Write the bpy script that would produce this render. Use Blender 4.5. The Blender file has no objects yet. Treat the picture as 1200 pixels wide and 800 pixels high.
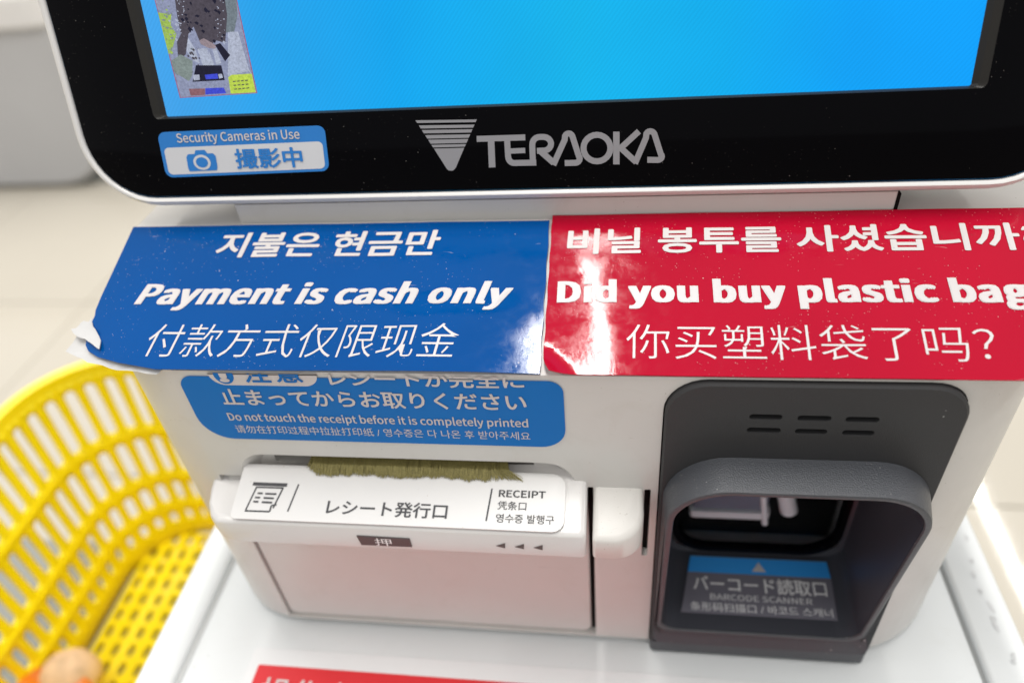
import bpy, bmesh, math, random
from mathutils import Vector, Matrix
random.seed(7)
# All measurements below are in "u" (1 u = 0.225 m) in a frame whose origin sits 5 u above the shop floor:
# X to the right along the terminal's face, Y into the shop, Z up.  The terminal's front face is the plane y = 1.
S = 0.225
FLOOR = -5.0
sc = bpy.context.scene
def W(p): return Vector((p[0]*S, p[1]*S, (p[2]-FLOOR)*S))

# ---------------------------------------------------------------- camera
F = 860.0                                  # focal length for a 1200 px wide frame
Xc = Vector((6150, 43, -F)).normalized()   # world axes seen by the lens (from the vanishing points)
Dc = Vector((128, 1060, F)); Dc = (Dc - Xc*Dc.dot(Xc)).normalized()
Zc = -Dc; Yc = Zc.cross(Xc)
R = Matrix((Xc, Yc, Zc))
cam_d = bpy.data.cameras.new('camera'); cam = bpy.data.objects.new('camera', cam_d)
sc.collection.objects.link(cam); sc.camera = cam
cx = R @ Vector((1,0,0)); cu = -(R @ Vector((0,1,0))); cb = -(R @ Vector((0,0,1)))
M4 = Matrix((cx, cu, cb)).transposed().to_4x4(); M4.translation = W((0,0,0))
cam.matrix_world = M4
cam_d.sensor_width = 36; cam_d.lens = F/1200*36
cam_d.clip_start = 0.01; cam_d.clip_end = 200
cam_d.dof.use_dof = True; cam_d.dof.focus_distance = 1.41*S; cam_d.dof.aperture_fstop = 4.3

# ---------------------------------------------------------------- light
wd = bpy.data.worlds.new('World'); sc.world = wd; wd.use_nodes = True
bg = wd.node_tree.nodes['Background']; bg.inputs[0].default_value = (1.0, 0.985, 0.965, 1); bg.inputs[1].default_value = 0.74
def tube_light(x, y0, y1, z, watts, width=0.22):
    l = bpy.data.lights.new('ceiling_tube', 'AREA'); l.shape = 'RECTANGLE'
    l.size = width*S; l.size_y = abs(y1-y0)*S; l.energy = watts; l.color = (1.0, 0.975, 0.93)
    o = bpy.data.objects.new('ceiling_tube', l); sc.collection.objects.link(o)
    o.location = W((x, (y0+y1)/2, z)); return o
tube_light(-0.33, -1.4, 4.2, 7, 26, .26)
tube_light(-0.33, 9.0, 14.3, 7, 24)
tube_light(9.65, -1.6, 3.7, 7, 24)
tube_light(9.95, 7.5, 17.0, 7, 17, .10)
tube_light(-10.5, -1.6, 3.7, 7, 24)
tube_light(-10.5, 7.5, 17.0, 7, 48)
sc.view_settings.view_transform = 'Standard'; sc.view_settings.look = 'None'
sc.view_settings.exposure = 0.0; sc.view_settings.gamma = 1.0
sc.render.engine = 'CYCLES'
sc.cycles.use_denoising = True; sc.cycles.max_bounces = 8

# ---------------------------------------------------------------- materials
def newmat(name):
    m = bpy.data.materials.new(name); m.use_nodes = True
    return m, m.node_tree, m.node_tree.nodes['Principled BSDF']
def ramp(nt, fac, p0, c0, p1, c1):
    r = nt.nodes.new('ShaderNodeValToRGB'); e = r.color_ramp.elements
    e[0].position = p0; e[0].color = (*c0, 1); e[1].position = p1; e[1].color = (*c1, 1)
    nt.links.new(fac, r.inputs[0]); return r.outputs[0]
def noise(nt, scale, detail=3, rough=.5, coord=None, dist=0):
    n = nt.nodes.new('ShaderNodeTexNoise'); n.inputs['Scale'].default_value = scale
    n.inputs['Detail'].default_value = detail; n.inputs['Roughness'].default_value = rough
    n.inputs['Distortion'].default_value = dist
    if coord is None:
        t = nt.nodes.new('ShaderNodeTexCoord'); coord = t.outputs['Object']
    nt.links.new(coord, n.inputs['Vector']); return n.outputs['Fac']
def mix(nt, fac, a, b):
    m = nt.nodes.new('ShaderNodeMix'); m.data_type = 'RGBA'
    for k, v in ((0, fac), (6, a), (7, b)):
        if hasattr(v, 'is_output'): nt.links.new(v, m.inputs[k])
        elif k == 0: m.inputs[0].default_value = v
        else: m.inputs[k].default_value = (*v, 1)
    return m.outputs[2]
def dust(nt, scale, amount):                # small round specks, 0..1
    t = nt.nodes.new('ShaderNodeTexCoord')
    v = nt.nodes.new('ShaderNodeTexVoronoi'); v.inputs['Scale'].default_value = scale
    nt.links.new(t.outputs['Object'], v.inputs['Vector'])
    sz = nt.nodes.new('ShaderNodeSeparateColor'); nt.links.new(v.outputs['Color'], sz.inputs[0])
    thr = nt.nodes.new('ShaderNodeMapRange'); nt.links.new(sz.outputs[0], thr.inputs[0])
    thr.inputs[1].default_value = 1-amount; thr.inputs[2].default_value = 1; thr.inputs[3].default_value = 0; thr.inputs[4].default_value = .34
    lt = nt.nodes.new('ShaderNodeMath'); lt.operation = 'LESS_THAN'
    nt.links.new(v.outputs['Distance'], lt.inputs[0]); nt.links.new(thr.outputs[0], lt.inputs[1])
    ms = nt.nodes.new('ShaderNodeMath'); ms.operation = 'GREATER_THAN'; ms.inputs[1].default_value = .50
    nt.links.new(noise(nt, 26, 3, .6), ms.inputs[0])
    mm = nt.nodes.new('ShaderNodeMath'); mm.operation = 'MULTIPLY'
    nt.links.new(lt.outputs[0], mm.inputs[0]); nt.links.new(ms.outputs[0], mm.inputs[1])
    return mm.outputs[0]
def bump(nt, b, h, strength, dist):
    n = nt.nodes.new('ShaderNodeBump'); n.inputs['Strength'].default_value = strength; n.inputs['Distance'].default_value = dist
    nt.links.new(h, n.inputs['Height']); nt.links.new(n.outputs[0], b.inputs['Normal'])
def mat(name, col, rough=.5, var=.06, vscale=18, bmp=0, bscale=900, specks=None, spec=.5, coat=0, rvar=0, metal=0, wear=0):
    m, nt, b = newmat(name)
    c2 = tuple(c*(1-var) for c in col)
    c = ramp(nt, noise(nt, vscale, 4), .35, col, .72, c2)
    if specks:
        for (scale, amount, scol) in specks: c = mix(nt, dust(nt, scale, amount), c, scol)
    if wear:
        t = nt.nodes.new('ShaderNodeTexCoord'); mp = nt.nodes.new('ShaderNodeMapping')
        mp.inputs['Scale'].default_value = (1.2, 6, 9); mp.inputs['Rotation'].default_value = (.3, .5, .9)
        nt.links.new(t.outputs['Object'], mp.inputs[0])
        sc_ = ramp(nt, noise(nt, 70, 3, .6, mp.outputs[0], 1.5), .69, (0,0,0), .74, (1,1,1))
        sm_ = ramp(nt, noise(nt, 34, 5, .7, None, .6), .55, (0,0,0), .80, (1,1,1))
        fa_ = nt.nodes.new('ShaderNodeMath'); fa_.operation = 'MULTIPLY'; fa_.inputs[1].default_value = wear; nt.links.new(sc_, fa_.inputs[0])
        fb_ = nt.nodes.new('ShaderNodeMath'); fb_.operation = 'MULTIPLY'; fb_.inputs[1].default_value = wear*.7; nt.links.new(sm_, fb_.inputs[0])
        c = mix(nt, fa_.outputs[0], c, tuple(x*.55 for x in col)); c = mix(nt, fb_.outputs[0], c, (col[0]*.72, col[1]*.68, col[2]*.60))
    nt.links.new(c, b.inputs['Base Color'])
    b.inputs['Roughness'].default_value = rough; b.inputs['Specular IOR Level'].default_value = spec
    b.inputs['Metallic'].default_value = metal; b.inputs['Coat Weight'].default_value = coat
    if rvar:
        rr = nt.nodes.new('ShaderNodeMapRange'); nt.links.new(noise(nt, vscale*2, 5, .65), rr.inputs[0])
        rr.inputs[1].default_value = .3; rr.inputs[2].default_value = .7
        rr.inputs[3].default_value = rough-rvar; rr.inputs[4].default_value = rough+rvar
        nt.links.new(rr.outputs[0], b.inputs['Roughness'])
    if bmp: bump(nt, b, noise(nt, bscale, 2), bmp, .0004)
    return m
grime = [(1300, .04, (.38,.35,.31)), (2200, .06, (.48,.45,.41))]
M = {}
M['white'] = mat('white_plastic', (.64,.625,.60), .36, .05, 14, .05, 1400, [(1100, .012, (.40,.37,.33))], rvar=.06, wear=.35)
M['white_dirty'] = mat('scuffed_white_plastic', (.70,.68,.65), .4, .09, 22, .08, 1400, grime, rvar=.08, wear=.5)
M['white_clean'] = mat('glossy_white_plastic', (.69,.675,.665), .27, .04, 10, .04, 1500, [(1100, .015, (.45,.42,.38))], wear=.25)
M['label_white'] = mat('white_label_film', (.71,.70,.69), .33, .04, 16, .05, 1600, [(800, .02, (.5,.47,.42))])
M['tray'] = mat('white_tray_plastic', (.725,.75,.76), .42, .03, 8, .05, 1500, [(700, .012, (.5,.5,.5))], wear=.18)
M['groove'] = mat('groove_shadow_gasket', (.05,.05,.05), .7)
M['gasket'] = mat('tray_gasket', (.36,.37,.37), .6)
M['gasket_pale'] = mat('pale_tray_gasket', (.52,.53,.53), .6)
M['silver'] = mat('silver_rim_paint', (.70,.69,.68), .28, .04, 20, .03)
M['glass'] = mat('black_bezel_glass', (.002,.002,.003), .06, .2, 10, 0, 900, [(1500, .012, (.16,.15,.14)), (2600, .03, (.07,.065,.06))], spec=.045)
M['bevel'] = mat('dark_bevel', (.035,.033,.03), .4)
M['panel'] = mat('dark_grey_plastic', (.043,.043,.045), .5, .07, 12, .35, 2200, [(600, .006, (.3,.3,.3))], spec=.25)
M['hood'] = mat('grey_textured_hood', (.056,.060,.070), .38, .08, 20, .8, 1500, [(1300, .05, (.34,.34,.34)), (700, .012, (.5,.5,.5))], spec=.5)
M['hood_in'] = mat('dark_cavity_plastic', (.055,.058,.072), .36, .08, 12, .2, 2000, spec=.4)
M['slot'] = mat('black_slot', (.006,.006,.006), .7, spec=.1)
M['logo'] = mat('grey_logo_print', (.27,.27,.29), .45)
M['ink'] = mat('dark_grey_ink', (.05,.05,.055), .55)
M['ink_soft'] = mat('grey_ink', (.10,.095,.09), .55)
M['tab'] = mat('dark_tab_plastic', (.075,.07,.07), .4)
M['white_ink'] = mat('white_print', (.61,.575,.57), .4, .05, 30, 0, 900, [(900, .02, (.4,.42,.5))])
M['white_ink_dim'] = mat('pale_print', (.92,.92,.93), .5)
M['sticker_blue'] = mat('blue_sticker_film', (.0,.155,.51), .45, .06, 12, spec=.2)
M['sec_blue'] = mat('blue_camera_sticker_film', (.025,.20,.58), .45, spec=.25)
M['sec_white'] = mat('white_camera_sticker_film', (.62,.63,.66), .4)
M['band_blue'] = mat('sky_blue_label_band', (.04,.36,.92), .4)
M['dark_label'] = mat('dark_violet_grey_label', (.19,.185,.225), .38)
M['paper_back'] = mat('torn_white_paper', (.56,.555,.55), .6, .12, 40, .5, 250)
M['yellow'] = mat('yellow_basket_plastic', (.97,.79,.006), .33, .06, 10, .04, wear=.2)
M['cabinet_grey'] = mat('grey_cabinet_paint', (.45,.45,.46), .5, .05, 4)
M['shelf_grey'] = mat('grey_shelf_paint', (.27,.275,.26), .5, .06, 4)
M['tile'] = mat('beige_floor_tile', (.555,.515,.44), .055, .05, 1.4, rvar=.015)
M['grout'] = mat('tile_grout', (.50,.45,.375), .5)
M['red_label'] = mat('red_tray_label', (.66,.022,.03), .35, .05)
M['orange'] = mat('orange_wrapper', (.85,.22,.02), .35)
M['peach'] = mat('peach_bread_crust', (.86,.60,.40), .7, .35, 60, .6, 200)
M['foam'] = mat('clear_film_edge', (.77,.78,.79), .25)
# olive brush bristles
M['bristle'] = mat('olive_bristles', (.30,.26,.085), .55, .5, 1600)

def strip_mat(name, col):
    """laminated print: tiny pale scratches and specks under a worn gloss film"""
    m, nt, b = newmat(name)
    c = ramp(nt, noise(nt, 9, 3), .35, col, .75, tuple(x*.86 for x in col))
    pale = tuple(x*.6+.22 for x in col)
    c = mix(nt, dust(nt, 1500, .10), c, pale); c = mix(nt, dust(nt, 900, .012), c, tuple(x*.5+.30 for x in col))
    t = nt.nodes.new('ShaderNodeTexCoord'); mp = nt.nodes.new('ShaderNodeMapping')
    mp.inputs['Scale'].default_value = (1, 7, 7); mp.inputs['Rotation'].default_value = (0, 0, .5)
    nt.links.new(t.outputs['Object'], mp.inputs[0])
    scr = ramp(nt, noise(nt, 60, 2, .5, mp.outputs[0], 1.2), .75, (0,0,0), .80, (1,1,1))
    c = mix(nt, scr, c, pale)
    nt.links.new(c, b.inputs['Base Color'])
    rr = nt.nodes.new('ShaderNodeMapRange'); nt.links.new(noise(nt, 120, 6, .75), rr.inputs[0])
    rr.inputs[1].default_value = .38; rr.inputs[2].default_value = .66; rr.inputs[3].default_value = .03; rr.inputs[4].default_value = .16
    nt.links.new(rr.outputs[0], b.inputs['Roughness'])
    b.inputs['Specular IOR Level'].default_value = .13; b.inputs['Coat Weight'].default_value = .12; b.inputs['Coat Roughness'].default_value = .05
    bump(nt, b, noise(nt, 60, 4, .6), .10, .0006)
    nt.links.new(b.inputs['Normal'].links[0].from_socket, b.inputs['Coat Normal'])
    return m
M['strip_blue'] = strip_mat('blue_laminate', (.0,.068,.275))
M['strip_red'] = strip_mat('red_laminate', (.43,.003,.024))

def emit_mat(name, col, strength=1, gloss=.05):
    m, nt, b = newmat(name)
    b.inputs['Base Color'].default_value = (.004,.004,.005,1); b.inputs['Roughness'].default_value = .12
    b.inputs['Specular IOR Level'].default_value = .08
    b.inputs['Emission Color'].default_value = (*col,1)
    g_ = nt.nodes.new('ShaderNodeMapRange'); nt.links.new(noise(nt, 900, 4, .8), g_.inputs[0])
    g_.inputs[1].default_value = .32; g_.inputs[2].default_value = .68; g_.inputs[3].default_value = .7*strength; g_.inputs[4].default_value = 1.25*strength
    nt.links.new(g_.outputs[0], b.inputs['Emission Strength'])
    return m
# the lit screen: a picture with a slow blue-cyan gradient and a fine pixel weave
m, nt, b = newmat('lit_screen'); M['screen'] = m
b.inputs['Base Color'].default_value = (.004,.004,.005,1); b.inputs['Roughness'].default_value = .15; b.inputs['Specular IOR Level'].default_value = .08
t = nt.nodes.new('ShaderNodeTexCoord'); sp = nt.nodes.new('ShaderNodeSeparateXYZ'); nt.links.new(t.outputs['Object'], sp.inputs[0])
mr = nt.nodes.new('ShaderNodeMapRange'); nt.links.new(sp.outputs[0], mr.inputs[0])
mr.inputs[1].default_value = -.776*S; mr.inputs[2].default_value = .777*S
cr = nt.nodes.new('ShaderNodeValToRGB'); nt.links.new(mr.outputs[0], cr.inputs[0]); e = cr.color_ramp.elements
e[0].position = 0; e[0].color = (.055,.38,.86,1); e[1].position = 1; e[1].color = (.0,.36,.98,1)
for p, c in ((.16,(.016,.37,.84)), (.32,(.002,.38,.86)), (.55,(.003,.46,.84)), (.72,(.001,.43,.88)), (.86,(.0,.37,.95))):
    q = e.new(p); q.color = (*c, 1)
wv = nt.nodes.new('ShaderNodeTexWave'); wv.inputs['Scale'].default_value = 520; wv.inputs['Distortion'].default_value = 1.5
mp = nt.nodes.new('ShaderNodeMapping'); mp.inputs['Rotation'].default_value = (0,0,1.25); nt.links.new(t.outputs['Object'], mp.inputs[0]); nt.links.new(mp.outputs[0], wv.inputs[0])
k = nt.nodes.new('ShaderNodeMapRange'); nt.links.new(wv.outputs['Fac'], k.inputs[0]); k.inputs[3].default_value = .955; k.inputs[4].default_value = 1.03
n2 = nt.nodes.new('ShaderNodeMapRange'); nt.links.new(noise(nt, 20, 2), n2.inputs[0]); n2.inputs[3].default_value = .90; n2.inputs[4].default_value = 1.10
mu = nt.nodes.new('ShaderNodeMath'); mu.operation = 'MULTIPLY'; nt.links.new(k.outputs[0], mu.inputs[0]); nt.links.new(n2.outputs[0], mu.inputs[1])
nt.links.new(cr.outputs[0], b.inputs['Emission Color']); nt.links.new(mu.outputs[0], b.inputs['Emission Strength'])

# smoked window of the scanner
m, nt, b = newmat('smoked_window_glass'); M['window'] = m
b.inputs['Base Color'].default_value = (.88,.90,.95,1); b.inputs['Roughness'].default_value = .04
b.inputs['Transmission Weight'].default_value = 1; b.inputs['IOR'].default_value = 1.1

# ---------------------------------------------------------------- object helpers
def tag(o, label=None, cat=None, group=None, kind=None):
    if label: o['label'] = label
    if cat: o['category'] = cat
    if group: o['group'] = group
    if kind: o['kind'] = kind
    return o
def empty(name, loc, label, cat, group=None):
    o = bpy.data.objects.new(name, None); sc.collection.objects.link(o); o.location = W(loc); o.empty_display_size = .05
    return tag(o, label, cat, group)
def link(name, me, material, parent=None, smooth=None):
    """me is in world metres; the object's origin is moved to its parent's origin"""
    o = bpy.data.objects.new(name, me); sc.collection.objects.link(o)
    if material is not None and not me.materials: me.materials.append(material)
    if parent is not None:
        chain = Vector((0,0,0)); p = parent
        while p is not None: chain += p.location; p = p.parent
        me.transform(Matrix.Translation(-chain)); o.parent = parent
    if smooth is not None:
        me.shade_smooth() if smooth is True else me.set_sharp_from_angle(angle=math.radians(smooth)) if False else None
        for pl in me.polygons: pl.use_smooth = True
        if smooth is not True: me.set_sharp_from_angle(angle=math.radians(smooth))
    return o
def mesh(name, verts, faces, material, parent=None, smooth=None, fix=True):
    me = bpy.data.meshes.new(name); me.from_pydata([W(v) for v in verts], [], faces); 
    if fix:
        bm = bmesh.new(); bm.from_mesh(me); bmesh.ops.recalc_face_normals(bm, faces=bm.faces); bm.to_mesh(me); bm.free()
    me.update(); return link(name, me, material, parent, smooth)
def loft(name, loops, material, parent=None, smooth=35, cap0=True, cap1=True, closed=False):
    n = len(loops[0]); v = [p for l in loops for p in l]; f = []
    K = len(loops)
    for i in range(K if closed else K-1):
        a = i*n; b_ = ((i+1) % K)*n
        for j in range(n): f.append((a+j, a+(j+1)%n, b_+(j+1)%n, b_+j))
    if not closed:
        if cap0: f.append(tuple(range(n))[::-1])
        if cap1: f.append(tuple((K-1)*n+j for j in range(n)))
    return mesh(name, v, f, material, parent, smooth)
def rrect(x0, x1, y0, y1, r, n=6):
    """2D rounded rectangle; r = (bottom-left, bottom-right, top-right, top-left) or one number"""
    if not isinstance(r, (tuple, list)): r = (r,)*4
    out = []
    for (cx_, cy_, a0, rr) in ((x0+r[0], y0+r[0], 180, r[0]), (x1-r[1], y0+r[1], 270, r[1]), (x1-r[2], y1-r[2], 0, r[2]), (x0+r[3], y1-r[3], 90, r[3])):
        for i in range(n+1):
            a = math.radians(a0 + 90*i/n); out.append((cx_+rr*math.cos(a), cy_+rr*math.sin(a)))
    return out
def box(name, x0, x1, y0, y1, z0, z1, material, parent=None, bev=0):
    bm = bmesh.new(); bmesh.ops.create_cube(bm, size=1)
    for v in bm.verts: v.co = W(((x0+x1)/2+v.co.x*(x1-x0), (y0+y1)/2+v.co.y*(y1-y0), (z0+z1)/2+v.co.z*(z1-z0)))
    if bev: bmesh.ops.bevel(bm, geom=bm.edges[:], offset=bev*S, segments=3, affect='EDGES', profile=.5)
    me = bpy.data.meshes.new(name); bm.to_mesh(me); bm.free(); return link(name, me, material, parent, 35 if bev else None)

class Plane:
    """a real flat surface: origin, right, up, outward normal (in u)"""
    def __init__(s, O, U, V, k=1.0): s.k = k; s.O = Vector(O); s.U = Vector(U).normalized(); s.V = Vector(V).normalized(); s.N = s.U.cross(s.V)
    def p(s, a, b, h=0): return s.O + (s.U*a + s.V*b + s.N*h)*s.k
    def at(s, px, py):            # where the photo's point (px, py) lies on this surface, in its own coordinates
        d = R @ Vector(((px-600)/F, (py-400)/F, 1)); t = s.O.dot(s.N)/d.dot(s.N); q = d*t - s.O
        return q.dot(s.U)/s.k, q.dot(s.V)/s.k
FACE = Plane((0,1,0), (1,0,0), (0,0,1))                       # U x V = (0,-1,0): outward, towards the customer
SH = math.radians(20); SHO = Plane((0,1,-.896), (1,0,0), (0,math.cos(SH),math.sin(SH)))
MT = math.radians(15.3); MON = Plane((0,1.334,-.6993), (1,0,0), (0,math.sin(MT),math.cos(MT)), 1.17)   # monitor drawn in units of 1.17 u
CV = math.atan(.336); COV = Plane((0,.89,-1.232), (1,0,0), (0,math.cos(CV),math.sin(CV)))   # top of receipt cover
LIP = Plane((0,.89,-1.232), (1,0,0), (0,0,1))
TRAY_Z = -1.835
TRAY = Plane((0,0,TRAY_Z), (1,0,0), (0,1,0))

def flat(name, pl, pts, h, material, parent, thick=0.0):
    """polygon lying on a surface, optionally a thin slab"""
    n = len(pts)
    if thick <= 0: return mesh(name, [pl.p(a,b,h) for a,b in pts], [tuple(range(n))], material, parent, fix=False)
    return loft(name, [[pl.p(a,b,h) for a,b in pts], [pl.p(a,b,h+thick) for a,b in pts]], material, parent, smooth=35)
def multi(name, pl, polys, h, material, parent, step=0.0):
    v = []; f = []
    for i, pts in enumerate(polys):
        k = len(v); v += [pl.p(a,b,h+i*step) for a,b in pts]; f.append(tuple(range(k, k+len(pts))))
    return mesh(name, v, f, material, parent, fix=False)

import json
GLYPHS = json.loads(r"""{"!":[294,[[118,201,176,201,187,587,188,682,105,682,107,587],[147,-12,177,-4,199,18,207,51,199,84,177,107,147,115,116,107,95,84,86,51,95,18,116,-4]]],"/":[357,[[10,-163,71,-163,343,723,283,723]]],"?":[432,[[162,201,236,201,267,321,341,418,383,532,362,618,303,674,213,694,144,683,86,653,39,610,86,566,121,598,160,617,204,625,259,611,291,576,302,526,261,429,189,332],[201,-12,232,-4,254,18,262,51,254,84,232,107,201,115,171,107,150,84,142,51,150,18,171,-4]]],"A":[554,[[4,0,88,0,153,204,397,204,461,0,550,0,323,667,229,667],[174,270,207,373,230,448,252,522,273,599,298,523,321,448,344,373,376,270]]],"B":[598,[[92,0,304,0,436,22,525,87,557,196,540,274,492,327,421,355,475,391,508,442,519,504,489,599,409,651,289,667,92,667],[176,384,176,601,279,601,366,590,418,556,436,493,420,435,368,397,275,384],[176,67,176,319,292,319,392,306,453,266,474,198,453,124,390,81,292,67]]],"C":[581,[[343,-12,423,-1,491,32,548,84,502,137,457,97,406,71,347,62,236,96,165,190,139,336,166,480,239,573,350,605,403,597,448,575,486,543,532,597,485,637,424,667,349,679,197,637,92,519,53,333,91,147,194,29]]],"D":[626,[[92,0,262,0,432,40,537,155,573,336,537,517,431,629,259,667,92,667],[176,69,176,599,251,599,382,568,460,479,486,336,460,192,382,101,251,69]]],"E":[536,[[92,0,486,0,486,72,176,72,176,315,429,315,429,387,176,387,176,596,476,596,476,667,92,667]]],"I":[267,[[92,0,176,0,176,667,92,667]]],"N":[658,[[92,0,171,0,171,350,169,421,165,491,161,559,237,421,480,0,566,0,566,667,486,667,486,320,488,250,492,178,498,109,421,247,178,667,92,667]]],"O":[675,[[338,-12,486,31,586,151,623,336,586,520,486,638,338,679,189,638,89,520,53,336,89,151,189,31],[338,62,233,96,164,191,139,336,164,480,233,573,338,605,443,573,511,480,536,336,511,191,443,96]]],"P":[576,[[92,0,176,0,176,266,286,266,415,288,500,356,532,472,500,587,413,649,282,667,92,667],[176,334,176,599,271,599,369,588,428,548,448,472,429,393,372,349,275,334]]],"R":[578,[[176,350,176,599,288,599,376,588,431,550,450,481,431,408,376,365,288,350],[458,0,553,0,383,292,462,328,515,390,533,481,503,591,421,650,300,667,92,667,92,0,176,0,176,283,296,283]]],"S":[543,[[277,-12,397,14,476,81,503,178,485,260,436,317,366,356,271,397,219,421,177,456,160,509,176,560,219,594,285,605,343,598,393,577,437,543,481,597,427,640,361,669,285,679,177,656,102,594,75,503,96,421,148,366,210,331,306,289,363,261,403,226,418,170,401,113,353,76,278,62,210,72,147,101,94,145,44,86,109,34,187,0]]],"T":[545,[[230,0,315,0,315,596,517,596,517,667,28,667,28,596,230,596]]],"U":[656,[[329,-12,451,15,536,106,568,275,568,667,487,667,487,273,466,147,409,81,329,62,249,81,194,147,173,273,173,667,89,667,89,275,121,106,206,15]]],"a":[513,[[198,-12,257,-2,311,23,361,59,371,0,440,0,440,304,422,411,367,482,269,507,193,497,127,472,75,442,107,385,150,411,200,430,255,438,317,420,348,374,357,313,185,279,86,219,54,128,73,52,123,5],[221,56,177,63,146,88,134,134,155,190,225,231,357,258,357,120,311,84,267,63]]],"b":[563,[[301,-12,407,20,486,110,516,255,494,388,427,476,320,507,265,498,212,473,164,438,168,526,168,725,84,725,84,0,150,0,157,51,206,17,254,-4],[288,58,251,63,210,79,168,109,168,370,213,406,257,429,299,437,375,414,417,350,430,254,411,149,361,82]]],"c":[464,[[279,-12,336,-4,391,17,439,50,402,107,369,82,329,64,286,57,206,81,152,147,133,247,153,347,208,413,289,437,325,432,357,417,387,394,429,449,390,478,343,499,285,507,167,476,81,387,47,247,78,107,160,19]]],"d":[564,[[252,-12,309,-2,360,23,402,58,412,0,481,0,481,725,397,725,397,534,401,450,359,480,314,500,262,507,157,475,79,385,48,247,74,106,144,19],[270,58,197,81,150,146,134,248,153,347,204,413,277,437,317,432,357,415,397,385,397,126,356,88,314,66]]],"e":[504,[[284,-12,346,-5,400,13,446,38,417,94,379,73,338,59,293,55,210,76,153,136,129,228,462,228,464,241,466,257,466,275,443,398,376,478,269,507,161,475,80,386,47,247,79,107,164,19],[128,287,154,370,205,423,270,441,337,423,379,371,393,287]]],"f":[296,[[30,427,97,427,97,0,180,0,180,427,285,427,285,494,180,494,180,573,188,626,211,659,250,670,268,669,287,664,306,656,324,721,299,729,271,734,241,736,160,716,113,660,97,574,97,494,30,490]]],"g":[513,[[250,-228,383,-204,470,-142,501,-56,481,10,424,49,329,61,231,61,179,68,152,87,145,115,149,139,160,158,177,174,200,165,225,159,249,157,342,178,406,237,431,329,425,369,411,404,391,431,492,431,492,494,320,494,300,501,276,505,249,507,157,485,90,424,65,330,74,275,98,230,129,198,103,171,83,140,75,102,81,67,96,40,119,21,80,-16,55,-54,46,-96,73,-167,144,-212],[249,213,197,227,159,268,145,330,159,393,197,432,249,446,303,432,341,393,355,330,340,268,302,227],[262,-170,185,-160,136,-130,119,-84,124,-55,141,-27,169,0,192,-4,213,-7,233,-7,319,-7,374,-13,407,-33,419,-70,399,-119,345,-156]]],"h":[553,[[84,0,168,0,168,359,213,401,256,426,302,434,356,421,386,378,396,302,396,0,479,0,479,313,463,419,413,485,328,507,265,496,212,466,164,424,168,526,168,725,84,725]]],"i":[250,[[84,0,168,0,168,494,84,494],[126,596,155,603,174,622,181,652,174,680,155,699,126,706,97,699,78,680,71,652,78,622,97,603]]],"l":[259,[[171,-12,191,-11,207,-8,219,-5,208,59,200,58,195,57,179,61,171,72,168,93,168,725,84,725,84,98,93,39,121,1]]],"m":[843,[[84,0,168,0,168,359,211,401,253,426,291,434,343,421,373,378,383,302,383,0,466,0,466,359,511,401,552,426,591,434,643,421,673,378,683,302,683,0,766,0,766,313,749,419,700,485,616,507,558,495,504,462,452,412,425,463,381,495,316,507,259,496,208,465,162,422,152,494,84,494]]],"n":[555,[[84,0,168,0,168,359,213,401,256,426,302,434,356,421,386,378,396,302,396,0,479,0,479,313,463,419,413,485,328,507,265,496,211,465,162,422,152,494,84,494]]],"o":[552,[[276,-12,389,19,472,107,504,247,472,387,389,476,276,507,163,476,80,387,47,247,80,107,163,19],[276,57,201,81,151,147,133,247,151,347,201,413,276,437,351,413,401,347,420,247,401,147,351,81]]],"p":[564,[[84,-208,168,-208,168,-41,165,46,210,14,256,-5,301,-12,407,20,486,110,516,255,494,388,427,476,320,507,263,497,210,472,162,437,152,494,84,494],[288,58,252,63,211,79,168,109,168,370,213,406,257,429,299,437,375,414,417,350,430,254,411,149,361,82]]],"r":[353,[[84,0,168,0,168,318,205,385,248,421,291,432,309,432,324,429,340,424,355,496,339,503,322,506,302,507,249,494,202,459,162,404,152,494,84,494]]],"s":[426,[[213,-12,311,8,372,61,392,135,369,209,313,255,242,285,190,306,151,332,136,371,146,407,176,432,228,442,269,437,305,421,340,399,380,451,337,479,285,499,227,507,134,488,77,438,56,367,78,298,132,254,200,224,254,202,296,172,313,130,302,91,270,63,216,53,161,60,113,81,69,112,29,56,82,21,145,-3]]],"t":[343,[[239,-12,270,-9,301,-2,330,6,314,69,296,62,277,57,258,56,212,67,188,99,181,150,181,427,316,427,316,494,181,494,181,634,112,634,103,494,25,490,25,427,98,427,98,153,111,66,156,9]]],"u":[553,[[229,-12,290,-1,344,30,391,77,401,0,470,0,470,494,387,494,387,144,342,96,300,69,253,60,200,74,170,116,160,191,160,494,76,494,76,181,93,75,143,10]]],"y":[474,[[92,-213,176,-190,235,-129,277,-42,462,494,381,494,292,220,279,174,265,127,252,80,231,127,214,175,198,220,98,494,12,494,210,-1,199,-38,174,-93,137,-131,88,-145,75,-143,61,-140,50,-137,34,-203,51,-208,70,-212]]]," ":[204,[]]}""")
def latin_curve(s, track=0):
    """Latin letter outlines drawn as closed polylines (1/2600 units)"""
    cu_ = bpy.data.curves.new('text', 'CURVE'); cu_.dimensions = '2D'; cu_.fill_mode = 'FRONT'; x = 0
    for ch in s:
        adv, loops = GLYPHS[ch]
        for l in loops:
            n = len(l)//2; sp_ = cu_.splines.new('POLY'); sp_.points.add(n-1); sp_.use_cyclic_u = True
            for i in range(n): sp_.points[i].co = ((x+l[2*i])/2600, l[2*i+1]/2600, 0, 1)
        x += adv + track
    return cu_
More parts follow.
